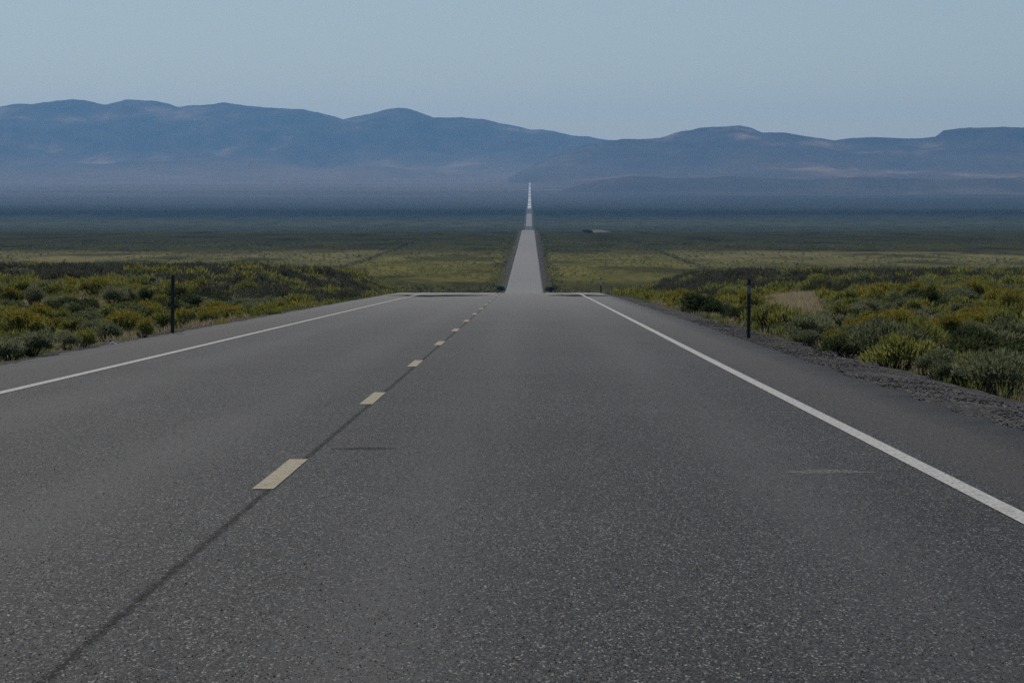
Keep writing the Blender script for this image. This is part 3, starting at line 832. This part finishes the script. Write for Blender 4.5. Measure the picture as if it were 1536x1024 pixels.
def pebbles(name, n, mat, label, cat, smin, smax, xy, seed):
    base = [np.array([v.co for v in rock(s, .7, 1).vertices]) for s in (1, 2, 3)]
    fc = np.array([p.vertices[:] for p in rock(1, .7, 1).polygons])
    r = np.random.default_rng(seed); V, F, T = [], [], []
    k = 0
    for _ in range(n):
        x, d = xy(r)
        b = base[int(r.integers(0, 3))] * r.uniform(smin, smax) * r.uniform(.7, 1.3, 3)
        a = r.uniform(0, 6.28); c, s = math.cos(a), math.sin(a)
        q = np.stack([b[:, 0] * c - b[:, 1] * s + x, b[:, 0] * s + b[:, 1] * c + d, b[:, 2] + surf_z(x, d) + smin * .2], 1)
        V.append(q); F.append(fc + k); k += len(q); T.append(np.full(len(q), r.random()))
    F = np.concatenate(F)
    me = mesh_np(name, np.concatenate(V), F.ravel(), np.full(len(F), 3), [mat], tint=np.concatenate(T))
    return tag(link(name, me), label, cat, kind='stuff')
def mat_pebble():
    t = NT('pebble'); a = t.n('ShaderNodeAttribute', attribute_name='tint')
    c = t.ramp(a.outputs['Fac'], [(0, (.030, .030, .030)), (.6, (.085, .083, .081)), (.9, (.16, .155, .15)), (1, (.42, .40, .38))])
    return t.done(t.bsdf(c, .85, .2))
M['pebble'] = mat_pebble()
pebbles('gravel', 5200, M['pebble'], 'loose grey gravel scattered along the right shoulder', 'gravel', .009, .032, lambda r: (ER + r.uniform(.05, 1.0) + .3 * r.random(), 22 + 70 * r.random() ** 1.3), 4)
pebbles('gravel', 1500, M['pebble'], 'loose grey gravel scattered along the left shoulder', 'gravel', .009, .03, lambda r: (EL - r.uniform(.03, .6), 38 + 70 * r.random() ** 1.3), 6)
def crumb_xy(r):
    d = r.choice([r.normal(53.0, .7), r.normal(45, 1.8), r.normal(36, 2.2), r.normal(32, 2.0)])
    off = np.interp(d, [28, 36, 45, 53], [.08, .10, .13, .06])
    return ER + off + abs(r.normal(0, .06)), d
pebbles('rubble', 230, M['dark_lump'], 'dark crumbs of broken asphalt along the right pavement edge', 'rubble', .02, .06, crumb_xy, 9)

# ------------------------------------------------------------------ marker posts
def box(V, F, x0, x1, y0, y1, z0, z1):
    b = len(V); V += [(x0, y0, z0), (x1, y0, z0), (x1, y1, z0), (x0, y1, z0), (x0, y0, z1), (x1, y0, z1), (x1, y1, z1), (x0, y1, z1)]
    F += [[b, b + 3, b + 2, b + 1], [b + 4, b + 5, b + 6, b + 7], [b, b + 1, b + 5, b + 4], [b + 1, b + 2, b + 6, b + 5], [b + 2, b + 3, b + 7, b + 6], [b + 3, b, b + 4, b + 7]]
def pyd(name, V, F, mat):
    me = bpy.data.meshes.new(name); me.from_pydata([tuple(v) for v in V], [], F); me.materials.append(mat); me.update(); return me
def post_mesh(h, w=.070):
    """hat-section steel post with a rounded top, extruded along z"""
    t = .006; w2 = w / 2
    sec = [(-w2, 0), (-w2 * .55, 0), (-w2 * .38, .032), (w2 * .38, .032), (w2 * .55, 0), (w2, 0), (w2, t), (w2 * .62, t), (w2 * .45, .032 + t), (-w2 * .45, .032 + t), (-w2 * .62, t), (-w2, t)]
    lev = [(-.35, 1.0), (0, 1.0), (h * .5, 1.0), (h - .05, 1.0), (h - .022, .92), (h - .006, .72), (h, .45)]
    V, F = [], []; n = len(sec)
    for z, s in lev: V += [(x * s, y, z) for x, y in sec]
    for k in range(len(lev) - 1):
        for j in range(n): F.append([k * n + j, k * n + (j + 1) % n, (k + 1) * n + (j + 1) % n, (k + 1) * n + j])
    F.append([(len(lev) - 1) * n + j for j in range(n)])
    return V, F
def marker(px, py, h, label, refl=None, rz=0.0, lean=0.0, x=None, d=None):
    if x is None: x, d = on_ground(px, py)
    o = bpy.data.objects.new('marker_post', None); COL.objects.link(o)
    o.location = (x, d, surf_z(x, d)); o.rotation_euler = (0, lean, rz)
    tag(o, label, 'marker post', 'road edge marker posts')
    V, F = post_mesh(h); link('post', pyd('post', V, F, M['steel']), o)
    if refl:
        V, F = [], []; z0, z1, mt = refl
        n = 14; zc = (z0 + z1) / 2; hh = (z1 - z0) / 2
        for y in (-.012, -.003):
            for j in range(n):
                a = 2 * math.pi * j / n; c, s = math.cos(a), math.sin(a)
                V.append((.034 * math.copysign(abs(c) ** .5, c), y, zc + hh * math.copysign(abs(s) ** .5, s)))
        F.append(list(range(n))); F.append(list(range(2 * n - 1, n - 1, -1)))
        for j in range(n): F.append([j, j + n, (j + 1) % n + n, (j + 1) % n])
        link('reflector', pyd('reflector', V, F, M[mt]), o)
    V, F = [], []
    for z in (h - .16, h - .30): box(V, F, -.010, .010, -.016 if False else -.008, .0, z - .01, z + .01)
    if not refl: link('bolt_heads', pyd('bolt_heads', V, F, M['steel']), o)
    return o
dl = 66.5
marker(0, 0, 1.12, 'plain dark steel marker post standing on the left verge', None, .05, .012, (258 - VPX) / FPX * dl, dl)
dr = 68.0
marker(0, 0, 1.07, 'dark steel marker post with grey reflector standing on the right gravel shoulder', (.80, .96, 'reflector'), -.04, .008, (1123 - VPX) / FPX * dr, dr)
marker(0, 0, 1.05, 'distant small marker post with pale reflector beside the brow on the right', (.62, .98, 'pale_reflector'), 0, -.01, 3.95, 208)

# right-of-way fences far out on the valley floor
def fence(x0, label):
    o = bpy.data.objects.new('wire_fence', None); COL.objects.link(o); o.location = (x0, 1200, float(ground_z(x0, 1200)))
    tag(o, label, 'fence', 'right-of-way fences')
    V, F = [], []; box(V, F, -.07, .07, -.07, .07, -.3, 1.35); pm = pyd('post', V, F, M['fence_wood'])
    ds = np.arange(1200, 2280, 12.0); pts = []
    for d in ds:
        z = float(ground_z(x0, d)) - o.location.z
        link('post', pm, o, (0, d - 1200, z)); pts.append((d - 1200, z))
    V, F = [], []
    for hz in (.5, .85, 1.2):
        for (a, za), (b, zb) in zip(pts[:-1], pts[1:]):
            k = len(V); w = .012
            V += [(-w, a, za + hz - w), (w, a, za + hz - w), (0, a, za + hz + w), (-w, b, zb + hz - w), (w, b, zb + hz - w), (0, b, zb + hz + w)]
            F += [[k, k + 1, k + 4, k + 3], [k + 1, k + 2, k + 5, k + 4], [k + 2, k, k + 3, k + 5]]
    link('wires', pyd('wires', V, F, M['steel']), o)
fence(-68.5, 'thin wire fence lined with dark brush, far out left of the road')
fence(63.0, 'thin wire fence lined with dark brush, far out right of the road')

# pale earth bank far out on the right with dark brush on top
def bank():
    d = 2880.0; x = (893 - VPX) / FPX * d
    r = np.linspace(0, 1, 9); a = np.linspace(0, 2 * math.pi, 33)[:-1]
    V = [(0, 0, 2.0)]; F = []
    for q in r[1:]:
        for an in a:
            w = 1 + .25 * math.sin(3 * an + 1) + .12 * math.sin(7 * an)
            V.append((q * 10 * w * math.cos(an), q * 16 * math.sin(an), 2.0 * (1 - q * q) - .8 * (q > .95) + .3 * math.sin(an * 5) * q * (1 - q)))
    n = len(a)
    for j in range(n): F.append([0, 1 + j, 1 + (j + 1) % n])
    for k in range(len(r) - 2):
        for j in range(n): F.append([1 + k * n + j, 1 + (k + 1) * n + j, 1 + (k + 1) * n + (j + 1) % n, 1 + k * n + (j + 1) % n])
    tag(link('earth_bank', pyd('earth_bank', V, F, M['pale_earth']), None, (x, d, float(ground_z(x, d)))), 'low bank of pale bare earth far off on the valley floor right of the road', 'earth bank')
    add_far = PROTO['grease'][0]
    o = link('greasewood', add_far['leaf'], None, (x - 7, d - 14, float(ground_z(x - 7, d - 14))), 0, (11, 6, 5.5)); link('stems', add_far['stem'], o)
    tag(o, 'dark brush clump at the left end of the pale earth bank', 'shrub')
bank()

# ------------------------------------------------------------------ haze
def haze():
    V, F = [], []; box(V, F, -16500, 16500, -1500, 34000, -140, HAZE_TOP)
    m = bpy.data.materials.new('haze'); m.use_nodes = True; t = m.node_tree; t.nodes.clear()
    out = t.nodes.new('ShaderNodeOutputMaterial'); v = t.nodes.new('ShaderNodeVolumePrincipled')
    v.inputs['Color'].default_value = (.26, .55, .98, 1); v.inputs['Density'].default_value = 2.8e-5; v.inputs['Anisotropy'].default_value = .45
    t.links.new(v.outputs[0], out.inputs['Volume'])
    tag(link('haze', pyd('haze', V, F, m)), 'thin blue haze filling the valley', 'haze', kind='stuff')
haze()

# ------------------------------------------------------------------ light, sky, camera
w = bpy.data.worlds.new('World'); scene.world = w; w.use_nodes = True
nt = w.node_tree; nt.nodes.clear()
sky = nt.nodes.new('ShaderNodeTexSky'); sky.sky_type = 'NISHITA'; sky.sun_disc = False
sky.sun_elevation = math.radians(SUN_EL); sky.sun_rotation = math.radians(SUN_AZ)
sky.altitude = 1400; sky.air_density = 1.0; sky.dust_density = 1.2; sky.ozone_density = 3.2
bg = nt.nodes.new('ShaderNodeBackground'); bg.inputs['Strength'].default_value = .055
wo = nt.nodes.new('ShaderNodeOutputWorld')
nt.links.new(sky.outputs[0], bg.inputs[0]); nt.links.new(bg.outputs[0], wo.inputs[0])
sun = bpy.data.lights.new('sun', 'SUN'); sun.energy = 3.0; sun.angle = math.radians(.5); sun.color = (1, .93, .82)
so = bpy.data.objects.new('sun', sun); COL.objects.link(so)
el, az = math.radians(SUN_EL), math.radians(SUN_AZ)
sd = Vector((math.sin(az) * math.cos(el), math.cos(az) * math.cos(el), math.sin(el)))
so.rotation_euler = sd.to_track_quat('Z', 'Y').to_euler()

cam = bpy.data.cameras.new('camera'); cam.sensor_width = 36; cam.lens = FPX / 1536 * 36
cam.clip_start = .1; cam.clip_end = 90000
co = bpy.data.objects.new('camera', cam); COL.objects.link(co); scene.camera = co
co.location = (0, 0, EYE)
pitch = math.atan((512 - HOR) / FPX); yaw = math.atan((VPX - 768) / FPX)
co.rotation_euler = (math.pi / 2 - pitch, 0, yaw)

vs_ = scene.view_settings; vs_.view_transform = 'Standard'; vs_.look = 'None'; vs_.exposure = 0.0; vs_.gamma = 1.0
scene.cycles.use_denoising = False
scene.cycles.volume_bounces = 0
